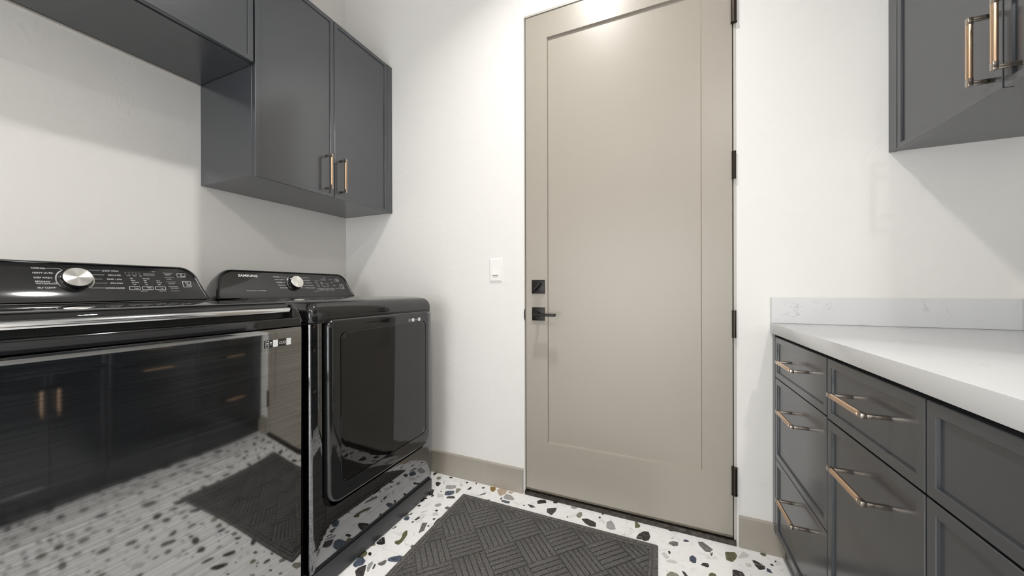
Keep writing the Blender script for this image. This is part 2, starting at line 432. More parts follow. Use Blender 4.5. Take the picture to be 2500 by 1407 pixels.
# baseboards
def baseboard(name, x0, x1, label):
    bm = B(); loft(bm, [[(x, YB - 0.013, 0.0), (x, YB - 0.013, 0.121), (x, YB - 0.009, 0.1255), (x, YB, 0.1255), (x, YB, 0.0)] for x in (x0, x1)])
    return tag(obj(name, bm, M['greige']), label, kind='structure')
baseboard('baseboard_left', -1.60, -0.651, 'greige painted baseboard between the dryer and the door')
baseboard('baseboard_right', 0.297, 0.47, 'short greige baseboard between the door and the base cabinets')

# ------------------------------------------------------------------ recessed ceiling lamps
def lens_mat(power):
    le = bpy.data.materials.new('lamp_lens'); le.use_nodes = True
    nt = le.node_tree; nt.nodes.clear(); o_ = nt.nodes.new('ShaderNodeOutputMaterial'); e_ = nt.nodes.new('ShaderNodeEmission')
    e_.inputs[0].default_value = (1.0, 0.972, 0.935, 1); e_.inputs[1].default_value = power; nt.links.new(e_.outputs[0], o_.inputs[0])
    return le
for (x, y, s, beam), where in zip(LAMP_SPOTS, ('in front of the door', 'behind the viewer in line with the door', 'behind the viewer towards the right wall')):
    t = empty('recessed_light', (x, y, CEIL - 0.006))
    tag(t, 'round white recessed ceiling light ' + where, 'light', 'recessed ceiling lights')
    bm = B(); N = 32; ring = lambda r, z: [(x + r * math.cos(2 * math.pi * i / N), y + r * math.sin(2 * math.pi * i / N), z) for i in range(N)]
    loft(bm, [ring(0.095, CEIL), ring(0.093, CEIL - 0.005), ring(0.073, CEIL - 0.006), ring(0.069, CEIL - 0.002)], cap0=False, cap1=False)
    obj('trim_ring', bm, M['lamp_trim'], t, smooth=40)
    bm = B(); bm.faces.new([bm.verts.new(p) for p in ring(0.066, CEIL - 0.004)][::-1])
    obj('lens', bm, lens_mat(LAMP_POWER * s * 2.0), t)
    la = bpy.data.lights.new('lamp_beam', 'AREA'); la.shape = 'DISK'; la.size = 0.13; la.energy = LAMP_POWER * s; la.color = (1.0, 0.972, 0.935); la.spread = math.radians(beam)
    ob_ = bpy.data.objects.new('lamp_beam', la); link(ob_, t, (x, y, CEIL - 0.0075))

# ------------------------------------------------------------------ door_1
door = empty('door_1', ((DX0 + DX1) / 2, YB, 0)); tag(door, 'tall greige single-panel door with black hardware', kind='structure')
YF = YB + 0.003                                    # leaf face
L0, L1, LZ0, LZ1 = -0.636, 0.2775, 0.027, 2.451
bm = B(); P0, P1, PZ0, PZ1 = -0.520, 0.1655, 0.278, 2.325
mpd = lambda u, v, w: (u, -w, v)
def ring4(u0, u1, v0, v1, w): return [mpd(*p, w) for p in ((u0, v0), (u1, v0), (u1, v1), (u0, v1))]
loft(bm, [ring4(L0, L1, LZ0, LZ1, -YF - 0.044), ring4(L0, L1, LZ0, LZ1, -YF - 0.001), ring4(L0 + .001, L1 - .001, LZ0 + .001, LZ1 - .001, -YF),
          ring4(P0, P1, PZ0, PZ1, -YF), ring4(P0 + .0025, P1 - .0025, PZ0 + .0025, PZ1 - .0025, -YF - 0.011)])
obj('door_leaf', bm, M['greige'], door)
jy0, jy1 = YB - 0.0005, YB + 0.118
for nm, a in (('jamb', (DX0, L0 - 0.0035, 0, DZ1)), ('jamb', (L1 + 0.0035, DX1, 0, DZ1)), ('jamb', (L0 - 0.0035, L1 + 0.0035, LZ1 + 0.003, DZ1))):
    bxo(nm, a[0], a[1], jy0, jy1, a[2], a[3], M['jamb'], door, 0.0008, 1)
bm = B(); box(bm, L0 - 0.0034, L0, YF + 0.012, YF + 0.04, 0.02, LZ1 + .003); box(bm, L1, L1 + 0.0034, YF + 0.012, YF + 0.04, 0.02, LZ1 + .003); box(bm, L0, L1, YF + 0.012, YF + 0.04, LZ1, LZ1 + 0.003)
box(bm, L0 - 0.003, L1 + 0.003, YF + 0.05, YF + 0.06, 0.02, LZ1 + .003)
obj('weatherstrip', bm, M['gap'], door)
bm = B(); loft(bm, [[(x, YB - 0.012, 0), (x, YB - 0.008, 0.019), (x, YB + 0.10, 0.021), (x, YB + 0.10, 0)] for x in (DX0 + 0.004, DX1 - 0.004)])
obj('threshold', bm, M['threshold'], door)
bxo('door_sweep', L0 + 0.002, L1 - 0.002, YF - 0.0015, YF + 0.03, 0.0225, 0.033, M['sweep'], door, 0.001, 1)
for z0, z1, r in ((2.150, 2.262, 0.0105), (1.511, 1.617, 0.0075), (0.857, 0.963, 0.0075), (0.210, 0.318, 0.0105)):
    bm = B(); xh, yh = 0.2815, YB - r * 0.75
    cyl(bm, (xh, yh, z0), (xh, yh, z1), r, n=18)
    for zz in (z0 - 0.003, z1): cyl(bm, (xh, yh, zz), (xh, yh, zz + 0.003), r * 1.12, n=18)
    for fr in (0.2, 0.4, 0.6, 0.8): cyl(bm, (xh, yh, z0 + (z1 - z0) * fr - .0006), (xh, yh, z0 + (z1 - z0) * fr + .0006), r * 1.02, n=18)
    box(bm, xh, xh + 0.0085, YB - 0.002, YB + 0.003, z0 + 0.002, z1 - 0.002)
    obj('hinge', bm, M['hinge'], door, smooth=40)
# deadbolt and lever
def sqplate(bm, cx, cz, h, t): box(bm, cx - h, cx + h, YF - t, YF, cz - h, cz + h, 0.0012, 2)
dx, dz = -0.5675, 1.0675
db = B(); sqplate(db, dx, dz, 0.0345, 0.0075); db_o = obj('deadbolt_plate', db, M['black_hw'], door, smooth=35)
bm = B(); cyl(bm, (dx, YF - 0.007, dz), (dx, YF - 0.019, dz), 0.011, n=20)
rt = Matrix.Translation((dx, YF - 0.028, dz)) @ Matrix.Rotation(math.radians(-45), 4, 'Y')
b2 = B(); box(b2, -0.026, 0.026, -0.010, 0.010, -0.0055, 0.0055, 0.0025, 3); bmesh.ops.transform(b2, matrix=rt, verts=b2.verts[:])
me = bpy.data.meshes.new('tmp'); b2.to_mesh(me); b2.free(); bm.from_mesh(me); bpy.data.meshes.remove(me)
obj('thumb_turn', bm, M['black_hw'], db_o, smooth=35)
lx, lz = -0.567, 0.9295
lp = B(); sqplate(lp, lx, lz, 0.0335, 0.0075); lp_o = obj('lever_plate', lp, M['black_hw'], door, smooth=35)
bm = B(); cyl(bm, (lx, YF - 0.007, lz), (lx, YF - 0.018, lz), 0.0145, 0.012); cyl(bm, (lx, YF - 0.018, lz), (lx, YF - 0.050, lz), 0.0085)
box(bm, lx - 0.013, -0.4625, YF - 0.069, YF - 0.047, lz - 0.0065, lz + 0.0065, 0.003, 3)
cyl(bm, (lx, YF - 0.069, lz), (lx, YF - 0.0705, lz), 0.004)
obj('lever', bm, M['black_hw'], lp_o, smooth=35)
bm = B(); loft(bm, [[(-0.6395 - 0.0055 * math.sin(a), YB - 0.0012 - dy, lz - 0.005 + 0.03 * math.cos(a)) for a in [math.pi * i / 12 for i in range(13)]] for dy in (0, 0.0025)])
obj('strike_lip', bm, M['black_hw'], door)

# ------------------------------------------------------------------ light switch
sw = empty('light_switch', (-0.806, YB, 1.095)); tag(sw, 'white rocker light switch on the wall between dryer and door', 'light switch')
bm = B(); s0, s1, sz0, sz1 = -0.8445, -0.7690, 1.0965, 1.2215
loft(bm, [[mpd(*p, -YB + 0) for p in rrect(s0, s1, sz0, sz1, 0.003, 3)], [mpd(*p, -YB + 0.0025) for p in rrect(s0, s1, sz0, sz1, 0.003, 3)],
          [mpd(*p, -YB + 0.0065) for p in rrect(s0 + .006, s1 - .006, sz0 + .006, sz1 - .006, 0.003, 3)]])
obj('wall_plate', bm, M['white_plastic'], sw, smooth=25)
bm = B(); loft(bm, [[mpd(*p, -YB + 0.0062) for p in rrect(-0.8235, -0.7895, 1.1255, 1.1925, 0.001, 2)], [mpd(*p, -YB + 0.0072) for p in rrect(-0.8235, -0.7895, 1.1255, 1.1925, 0.001, 2)]])
obj('bezel', bm, M['white_plastic'], sw)
bm = B(); x0, x1 = -0.8215, -0.7915
loft(bm, [[(x, YB - 0.006, 1.1295), (x, YB - 0.0128, 1.1325), (x, YB - 0.0085, 1.164), (x, YB - 0.0082, 1.1905), (x, YB - 0.006, 1.191)] for x in (x0, x1)])
obj('rocker', bm, M['white_plastic'], sw)
bxo('slide_gap', x0, x1, YB - 0.0082, YB - 0.006, 1.1262, 1.1293, M['grey_plastic'], sw)
for zz in (1.109, 1.209):
    bm = B(); cyl(bm, (-0.8065, YB - 0.006, zz), (-0.8065, YB - 0.0072, zz), 0.003, n=14); box(bm, -0.8088, -0.8042, YB - 0.00735, YB - 0.0068, zz - .0004, zz + .0004, mi=1)
    obj('screw', bm, [M['white_plastic'], M['grey_plastic']], sw)

# ------------------------------------------------------------------ cabinets
def pull(parent, s, face, c, half, vertical):
    """bar pull: two square posts and a round grip. s: facing sign, face: |x| plane of the door, c = (y, z) centre"""
    y, z = c; bm = B(); so = 0.036
    def P(along, out): return (s * 0 + face + s * out, y + (0 if vertical else along), z + (along if vertical else 0))
    t = 0.0052
    for e in (-1, 1):
        a = e * (half - t * 1.15)
        f0 = face - s * 0.0058; lo, hi = min(f0, face + s * (so + t * 0.9)), max(f0, face + s * (so + t * 0.9))
        if vertical: box(bm, lo, hi, y - t * 0.8, y + t * 0.8, z + a - t, z + a + t, 0.0012, 2, mi=1)
        else: box(bm, lo, hi, y + a - t, y + a + t, z - t * 0.8, z + t * 0.8, 0.0012, 2, mi=1)
        # square collar along the grip
        lo, hi = min(face + s * (so - t), face + s * (so + t)), max(face + s * (so - t), face + s * (so + t))
        b0, b1 = sorted((e * (half - 0.020), e * half))
        if vertical: box(bm, lo, hi, y - t, y + t, z + b0, z + b1, 0.0012, 2, mi=1)
        else: box(bm, lo, hi, y + b0, y + b1, z - t, z + t, 0.0012, 2, mi=1)
    cyl(bm, P(-(half - 0.018), so), P(half - 0.018, so), 0.0063, n=20, mi=0)
    return obj('handle', bm, [M['grip'], M['post']], parent, smooth=35)

def wall_cabinet(label, s, wall_x, face, y0, y1, z0, z1, doors, fillers=(), handles=True, group='wall cabinets', door_drop=0.006):
    t = empty('wall_cabinet', ((wall_x + face) / 2, (y0 + y1) / 2, z0)); tag(t, label, 'cabinet', group)
    back = face - s * 0.022
    lo, hi = sorted((wall_x, back)); bm = B(); box(bm, lo, hi, y0, y1, z0, z1, 0.001, 1)
    obj('body', bm, M['cab'], t)
    lo, hi = sorted((back, back + s * 0.002)); bxo('gap_shade_sheet', lo, hi, y0 + 0.002, y1 - 0.002, z0 + 0.002, z1 - 0.002, M['gap_shade'], t)
    for f0, f1 in fillers:
        lo, hi = sorted((back, face)); bxo('filler', lo, hi, f0, f1, z0 - 0.002, z1, M['cab'], t, 0.001, 1)
    for d0, d1, hy in doors:
        dz0, dz1 = z0 - door_drop, z1 - 0.002
        bm = B(); plate(bm, (d0, d1, dz0, dz1), s * (back + s * 0.002), s * face, 0.019, 0.0055, MX(s))
        d = obj('door', bm, M['cab'], t)
        if handles and hy is not None: pull(d, s, face, (hy, dz0 + 0.031 + 0.086), 0.086, True)
    return t
XF = -1.513
wall_cabinet('tall charcoal wall cabinet with two doors and bronze pulls above the dryer', 1, XL, XF, 0.885, YB, 1.526, 2.42,
             [(0.886, 1.2570, 1.2130), (1.2605, 1.6275, 1.2950)], [(1.6300, YB)])
wall_cabinet('unseen shallow charcoal wall cabinet added beyond the left edge to block lamp light', 1, XL, XF, -0.945, -0.032, 1.977, 2.42,
             [(-0.487, -0.0345, -0.445), (-0.943, -0.490, -0.532)], [], door_drop=-0.004)  # unseen unit, added to keep rear lamp light off the left wall
tb = wall_cabinet('shallow charcoal wall cabinet hung higher above the washer', 1, XL, XF, -0.030, 0.883, 1.977, 2.42,
             [(0.428, 0.8805, 0.470), (-0.028, 0.4250, 0.383)], [], door_drop=-0.004)
bm = B(); box(bm, XL, XL + 0.006, -0.03, 0.875, 1.9725, 1.977)
obj('scribe_strip', bm, M['jamb'], tb)
XU = 0.755
wall_cabinet('charcoal wall cabinet above the quartz counter beside the door wall', -1, XR, XU, 0.822, YB, 1.543, 2.42,
             [(1.2225, 1.6215, 1.2560), (0.824, 1.2190, 1.1850)], [(1.6245, YB)], door_drop=0.010)
wall_cabinet('charcoal wall cabinet above the counter beyond the right edge', -1, XR, XU, 0.02, 0.820, 1.543, 2.42,
             [(0.4215, 0.818, 0.4560), (0.022, 0.4185, 0.3840)], [], door_drop=0.010)

XC = 0.412
def base_cabinet(label, y0, y1, fronts, fillers=(), end=False):
    t = empty('base_cabinet', ((XC + XR) / 2, (y0 + y1) / 2, 0)); tag(t, label, 'cabinet', 'base cabinets under the quartz counter')
    back = XC + 0.022
    bxo('body', back, XR - 0.002, y0, y1, 0.103, 0.879, M['cab'], t)
    bxo('gap_shade_sheet', back - 0.002, back, y0 + 0.001, y1 - 0.001, 0.104, 0.878, M['gap_shade'], t)
    bxo('toe_kick', XC + 0.036, XC + 0.05, y0, y1, 0.0, 0.103, M['cab'], t)
    for f0, f1 in fillers: bxo('filler', XC, back, f0, f1, 0.103, 0.879, M['cab'], t, 0.001, 1)
    for nm, a, b, za, zb, hs in fronts:
        bm = B(); plate(bm, (a, b, za, zb), -(back - 0.002), -XC, 0.021, 0.0055, MX(-1))
        o = obj(nm, bm, M['cab'], t)
        if hs: pull(o, -1, XC, hs[:2], 0.079 if hs[2] else 0.079, hs[2])
    return t
ZT = 0.868
base_cabinet('charcoal three-drawer base cabinet against the door wall', 1.1835, YB - 0.0015,
             [('drawer', 1.1845, 1.6325, 0.7125, ZT, (1.400, 0.7985, False)), ('drawer', 1.1845, 1.6325, 0.4005, 0.7090, (1.400, 0.6255, False)),
              ('drawer', 1.1845, 1.6325, 0.1085, 0.3970, (1.400, 0.3145, False))], [(1.6350, YB - 0.0015)])
base_cabinet('charcoal base cabinet with one drawer over a tall pull-out front', 0.8115, 1.1815,
             [('drawer', 0.8125, 1.1805, 0.7080, ZT, (0.992, 0.7985, False)), ('pull_out_front', 0.8125, 1.1805, 0.1085, 0.7040, (0.992, 0.6210, False))])
base_cabinet('charcoal base cabinet with a plain top panel over two doors at the right edge', 0.3475, 0.8095,
             [('false_front', 0.3485, 0.8085, 0.7080, ZT, None), ('door', 0.5800, 0.8085, 0.1085, 0.7040, (0.6080, 0.530, True)), ('door', 0.3485, 0.5770, 0.1085, 0.7040, (0.5390, 0.530, True))])
base_cabinet('charcoal base cabinet of three wide drawers beside the viewer', -0.35, 0.3455,
             [('drawer', -0.349, 0.3445, 0.7080, ZT, (-0.002, 0.7985, False)), ('drawer', -0.349, 0.3445, 0.4005, 0.7040, (-0.002, 0.6210, False)),
              ('drawer', -0.349, 0.3445, 0.1085, 0.3970, (-0.002, 0.3145, False))])
tag(bxo('countertop', 0.404, XR, -0.37, YB, 0.8795, 0.9200, M['quartz'], None, 0.0018, 2), 'white quartz countertop with faint grey veins', 'countertop')
tag(bxo('backsplash', 0.405, XR, YB - 0.02, YB, 0.9202, 1.0205, M['quartz'], None, 0.001, 1), 'low white quartz backsplash strip along the door wall', 'backsplash', 'quartz backsplash strips')
tag(bxo('backsplash', XR - 0.02, XR, -0.37, YB - 0.0205, 0.9202, 1.0205, M['quartz'], None, 0.001, 1), 'low white quartz backsplash strip along the right wall', 'backsplash', 'quartz backsplash strips')

# ------------------------------------------------------------------ doormat
dm = empty('doormat', ((MAT[0] + MAT[1]) / 2, (MAT[2] + MAT[3]) / 2, 0.0003)); tag(dm, 'dark grey ribbed entrance mat with a basket-weave pattern in front of the door', 'mat')
x0, x1, y0, y1 = MAT
bm = B(); loft(bm, [[(x, y, 0.0004) for x, y in rrect(x0, x1, y0, y1, 0.006, 3)], [(x, y, 0.0045) for x, y in rrect(x0, x1, y0, y1, 0.006, 3)]])
obj('backing', bm, M['fibre'], dm)
def band(a, b, z0, z1):
    bm = B()
    R = lambda i, z: [(x, y, z) for x, y in rrect(x0 + i, x1 - i, y0 + i, y1 - i, max(0.006 - i * 0.2, 0.001), 3)]
    rings = [R(a, z0), R(a, z1 - 0.0015), R(a + 0.0015, z1), R(b - 0.0015, z1), R(b, z1 - 0.0015), R(b, z0)]
    loft(bm, rings, False, False); return bm
obj('border', band(0.0, 0.017, 0.002, 0.0085), M['fibre'], dm, smooth=60)
obj('border', band(0.021, 0.032, 0.002, 0.0085), M['fibre'], dm, smooth=60)
def clip(poly, a, b, c, d):
    for ax, lim_, sg in ((0, a, 1), (0, b, -1), (1, c, 1), (1, d, -1)):
        out = []
        for i in range(len(poly)):
            p, q_ = poly[i - 1], poly[i]; ip, iq = sg * (p[ax] - lim_) >= 0, sg * (q_[ax] - lim_) >= 0
            if ip != iq:
                t_ = (lim_ - p[ax]) / (q_[ax] - p[ax]); out.append((p[0] + (q_[0] - p[0]) * t_, p[1] + (q_[1] - p[1]) * t_))
            if iq: out.append(q_)
        poly = out
        if len(poly) < 3: return []
    return poly
CS = 0.131; NR = 6; c45 = math.sqrt(0.5); ca = (-0.742, 1.413)
inn = (x0 + 0.0345, x1 - 0.0345, y0 + 0.0345, y1 - 0.0345)
for i in range(-9, 10):
    for j in range(-9, 10):
        cu, cv = i * CS, j * CS; along_u = (i + j) % 2 == 0
        bm = B(); cnt = 0
        for k_ in range(NR):
            w0 = -CS / 2 + CS * k_ / NR + 0.0021; w1 = -CS / 2 + CS * (k_ + 1) / NR - 0.0021; h = CS / 2 - 0.0012
            rect = [(-h, w0), (h, w0), (h, w1), (-h, w1)] if along_u else [(w0, -h), (w1, -h), (w1, h), (w0, h)]
            pl = [(ca[0] + (cu + a) * c45 - (cv + b) * c45, ca[1] + (cu + a) * c45 + (cv + b) * c45) for a, b in rect]
            pl = clip(pl, *inn)
            if len(pl) < 3: continue
            ar = abs(sum(pl[n_ - 1][0] * pl[n_][1] - pl[n_][0] * pl[n_ - 1][1] for n_ in range(len(pl)))) / 2
            if ar < 2e-5: continue
            mx_, my_ = sum(p[0] for p in pl) / len(pl), sum(p[1] for p in pl) / len(pl)
            def ins(e):
                o2 = []
                for p in pl:
                    dv = Vector((mx_ - p[0], my_ - p[1])); ln = dv.length or 1
                    o2.append((p[0] + dv.x / ln * min(e, ln * 0.4), p[1] + dv.y / ln * min(e, ln * 0.4)))
                return o2
            loft(bm, [[(x, y, 0.004) for x, y in pl], [(x, y, 0.0082) for x, y in pl], [(x, y, 0.0098) for x, y in ins(0.003)]], cap0=False); cnt += 1
        if cnt: obj('rib_block', bm, M['fibre'], dm, smooth=60)
        else: bm.free()

# ------------------------------------------------------------------ washer and dryer
XFR = -1.090                                        # front panels
FH = 0.1215                                         # console face height along its curve
TH0, TH1 = math.radians(33), math.radians(9)        # the face leans back more at the bottom than at the top (concave)
def face_at(b):
    """(x, z, lean) on the curved console face at arc length b above its foot"""
    k_ = (TH1 - TH0) / FH; th = TH0 + k_ * b
    x = -1.630 - (math.cos(TH0) - math.cos(th)) / k_; z = 1.030 + (math.sin(th) - math.sin(TH0)) / k_
    return x, z, th
class Curved:
    """console face: a along +y from the centre, b up the face, e outward"""
    def __init__(s, yc): s.yc = yc
    def pt(s, a, b, e=0.0):
        x, z, th = face_at(b)
        return Vector((x + e * math.cos(th), s.yc + a, z + e * math.sin(th)))
class Flat:
    def __init__(s, o, u, v, n): s.o, s.u, s.v, s.n = Vector(o), Vector(u), Vector(v), Vector(n)
    def pt(s, a, b, e=0.0): return s.o + s.u * a + s.v * b + s.n * e
def v_of(z):                                         # arc length of a height on the face
    lo, hi = -0.02, FH + 0.02
    for _ in range(40):
        mid = (lo + hi) / 2
        if face_at(mid)[1] < z: lo = mid
        else: hi = mid
    return lo
def half_width(b, hb, ht, r):
    w_ = hb - (hb - ht) * max(b, 0) / FH; dy = b - (FH - r)
    return w_ - (r * (1 - math.sqrt(max(0.0, 1 - (dy / r) ** 2))) if dy > 0 else 0.0)
ROWS = [-0.0125] + [FH * i / 14 * 0.62 for i in range(15)] + [FH * 0.62 + FH * 0.38 * math.sin(math.pi / 2 * i / 14) for i in range(1, 15)]
FONT_MESH = {}
def text_bm(txt, size, stretch=1.0, weight=0.0, align='LEFT'):
    cu = bpy.data.curves.new('tmp_text', 'FONT'); cu.body = txt; cu.size = size; cu.align_x = align; cu.offset = weight; cu.resolution_u = 2
    cu.fill_mode = 'FRONT'
    o = bpy.data.objects.new('tmp_text', cu); COL.objects.link(o)
    dg = bpy.context.evaluated_depsgraph_get(); me = bpy.data.meshes.new_from_object(o.evaluated_get(dg), depsgraph=dg)
    bpy.data.objects.remove(o); bpy.data.curves.remove(cu)
    for v in me.vertices: v.co.x *= stretch
    return me
class Print:
    """flat white print collected on a face frame"""
    def __init__(s, fr, off=0.0008): s.fr = fr; s.off = off; s.bm = B()
    def pt(s, a, b, e=0.0): return s.fr.pt(a, b, s.off + e)
    def text(s, txt, a, b, size, stretch=1.15, weight=0.0, align='LEFT', mi=0):
        me = text_bm(txt, size, stretch, weight, align)
        base = len(s.bm.verts); vs = [s.bm.verts.new(s.pt(a + v.co.x, b + v.co.y)) for v in me.vertices]
        for p in me.polygons:
            try: s.bm.faces.new([vs[i] for i in p.vertices]).material_index = mi
            except ValueError: pass
        bpy.data.meshes.remove(me)
    def quad(s, a0, a1, b0, b1, mi=0, e=0.0): s.bm.faces.new([s.bm.verts.new(s.pt(*p, e)) for p in ((a0, b0), (a1, b0), (a1, b1), (a0, b1))]).material_index = mi
    def line(s, pts, w=0.0006, mi=0):
        for (a, b), (c_, d_) in zip(pts[:-1], pts[1:]):
            dv = Vector((c_ - a, d_ - b)); nl = Vector((-dv.y, dv.x)).normalized() * w / 2
            s.bm.faces.new([s.bm.verts.new(s.pt(*p)) for p in ((a + nl.x, b + nl.y), (a - nl.x, b - nl.y), (c_ - nl.x, d_ - nl.y), (c_ + nl.x, d_ + nl.y))]).material_index = mi
    def frame(s, a0, a1, b0, b1, r=0.0015, w=0.0007, mi=0):
        ou, inn_ = rrect(a0, a1, b0, b1, r, 3), rrect(a0 + w, a1 - w, b0 + w, b1 - w, max(r - w, 0.0002), 3)
        A = [s.bm.verts.new(s.pt(*p)) for p in ou]; C = [s.bm.verts.new(s.pt(*p)) for p in inn_]; n = len(A)
        for i in range(n): s.bm.faces.new((A[i], A[(i + 1) % n], C[(i + 1) % n], C[i])).material_index = mi
    def disc(s, a, b, r0, r1, mi=0, t0=0, t1=360, n=24):
        A = []; 
        for i in range(n + 1):
            t_ = math.radians(t0 + (t1 - t0) * i / n); A.append((s.bm.verts.new(s.pt(a + r0 * math.cos(t_), b + r0 * math.sin(t_))), s.bm.verts.new(s.pt(a + r1 * math.cos(t_), b + r1 * math.sin(t_)))))
        for p, q_ in zip(A[:-1], A[1:]): s.bm.faces.new((p[0], p[1], q_[1], q_[0])).material_index = mi
    def sub(s, parent, name='button'):        # print that follows goes to its own object
        return Print(s.fr, s.off)
    def done(s, name, parent): return obj(name, s.bm, [M['print'], M['print_grey'], M['sticker_w'], M['sticker_k']], parent)

def build_console(t, yc, half):
    cf = Curved(yc); hb, ht, r = half - 0.004, half - 0.034, 0.045
    def outline(e, w_):
        hs = [(half_width(b_, hb, ht, r) - e, b_ - e * max(b_, 0) / FH) for b_ in ROWS]
        return [cf.pt(h_, b_, w_) for h_, b_ in hs] + [cf.pt(-h_, b_, w_) for h_, b_ in reversed(hs)]
    def sec(depth, k_):      # sections behind the face; the top sinks to the deck
        return [Vector((p.x - depth * (0.55 + 0.45 * lim((p.z - 1.02) / 0.13, 0, 1)), p.y, 1.017 + (p.z - 1.017) * k_)) for p in outline(0.0, 0.0)]
    bm = B(); loft(bm, [outline(0.0085, -0.0035), outline(0.0075, 0.001), outline(0.004, 0.0035), outline(0.0, 0.0), sec(0.02, 0.99), sec(0.06, 0.86), sec(0.10, 0.58), sec(0.14, 0.05)], cap0=False)
    obj('console', bm, M['gloss'], t, smooth=50)
    bm = B(); hs = [(half_width(b_, hb, ht, r) - 0.0080, b_ - 0.0080 * max(b_, 0) / FH) for b_ in ROWS]
    vr = [(bm.verts.new(cf.pt(-h_, b_, -0.0005)), bm.verts.new(cf.pt(h_, b_, -0.0005))) for h_, b_ in hs]
    for p, q_ in zip(vr[:-1], vr[1:]): bm.faces.new((p[0], p[1], q_[1], q_[0]))
    return obj('control_panel', bm, M['panel'], t, smooth=60)
def knob(t, yc, z):
    bz = v_of(z); c = Curved(yc).pt(0, bz); th = face_at(bz)[2]; u = Vector((0, 1, 0)); v = Vector((-math.sin(th), 0, math.cos(th))); n = Vector((math.cos(th), 0, math.sin(th)))
    rotm = Matrix.Identity(4)
    for i in range(3): rotm[i][0], rotm[i][1], rotm[i][2] = u[i], v[i], n[i]
    def mk(name, prof, mtl, par, sm=40):
        bm = B(); N = 48
        loft(bm, [[Vector((r * math.cos(2 * math.pi * i / N), r * math.sin(2 * math.pi * i / N), w_)) for i in range(N)] for r, w_ in prof])
        bmesh.ops.recalc_face_normals(bm, faces=bm.faces[:]); me = bpy.data.meshes.new(name); bm.to_mesh(me); bm.free(); me.materials.append(mtl)
        me.polygons.foreach_set('use_smooth', [True] * len(me.polygons)); me.set_sharp_from_angle(angle=math.radians(sm))
        ob = bpy.data.objects.new(name, me); COL.objects.link(ob); ob.parent = par; WLOC[ob.name] = c
        if par.parent is None: ob.matrix_local = Matrix.Translation(c - WLOC[par.name]) @ rotm
        return ob
    ring_ = mk('dial_ring', [(0.0395, -0.003), (0.0395, 0.0005), (0.0365, 0.001), (0.036, -0.001)], M['chrome'], t)
    k_ = mk('knob', [(0.0345, -0.001), (0.0345, 0.003), (0.0318, 0.0045), (0.0312, 0.019), (0.0306, 0.0205)], M['gloss'], t)
    mk('knob_cap', [(0.0302, 0.0195), (0.0302, 0.0212), (0.0292, 0.022), (0.0004, 0.0222)], M['knob'], k_, 30)
    return k_

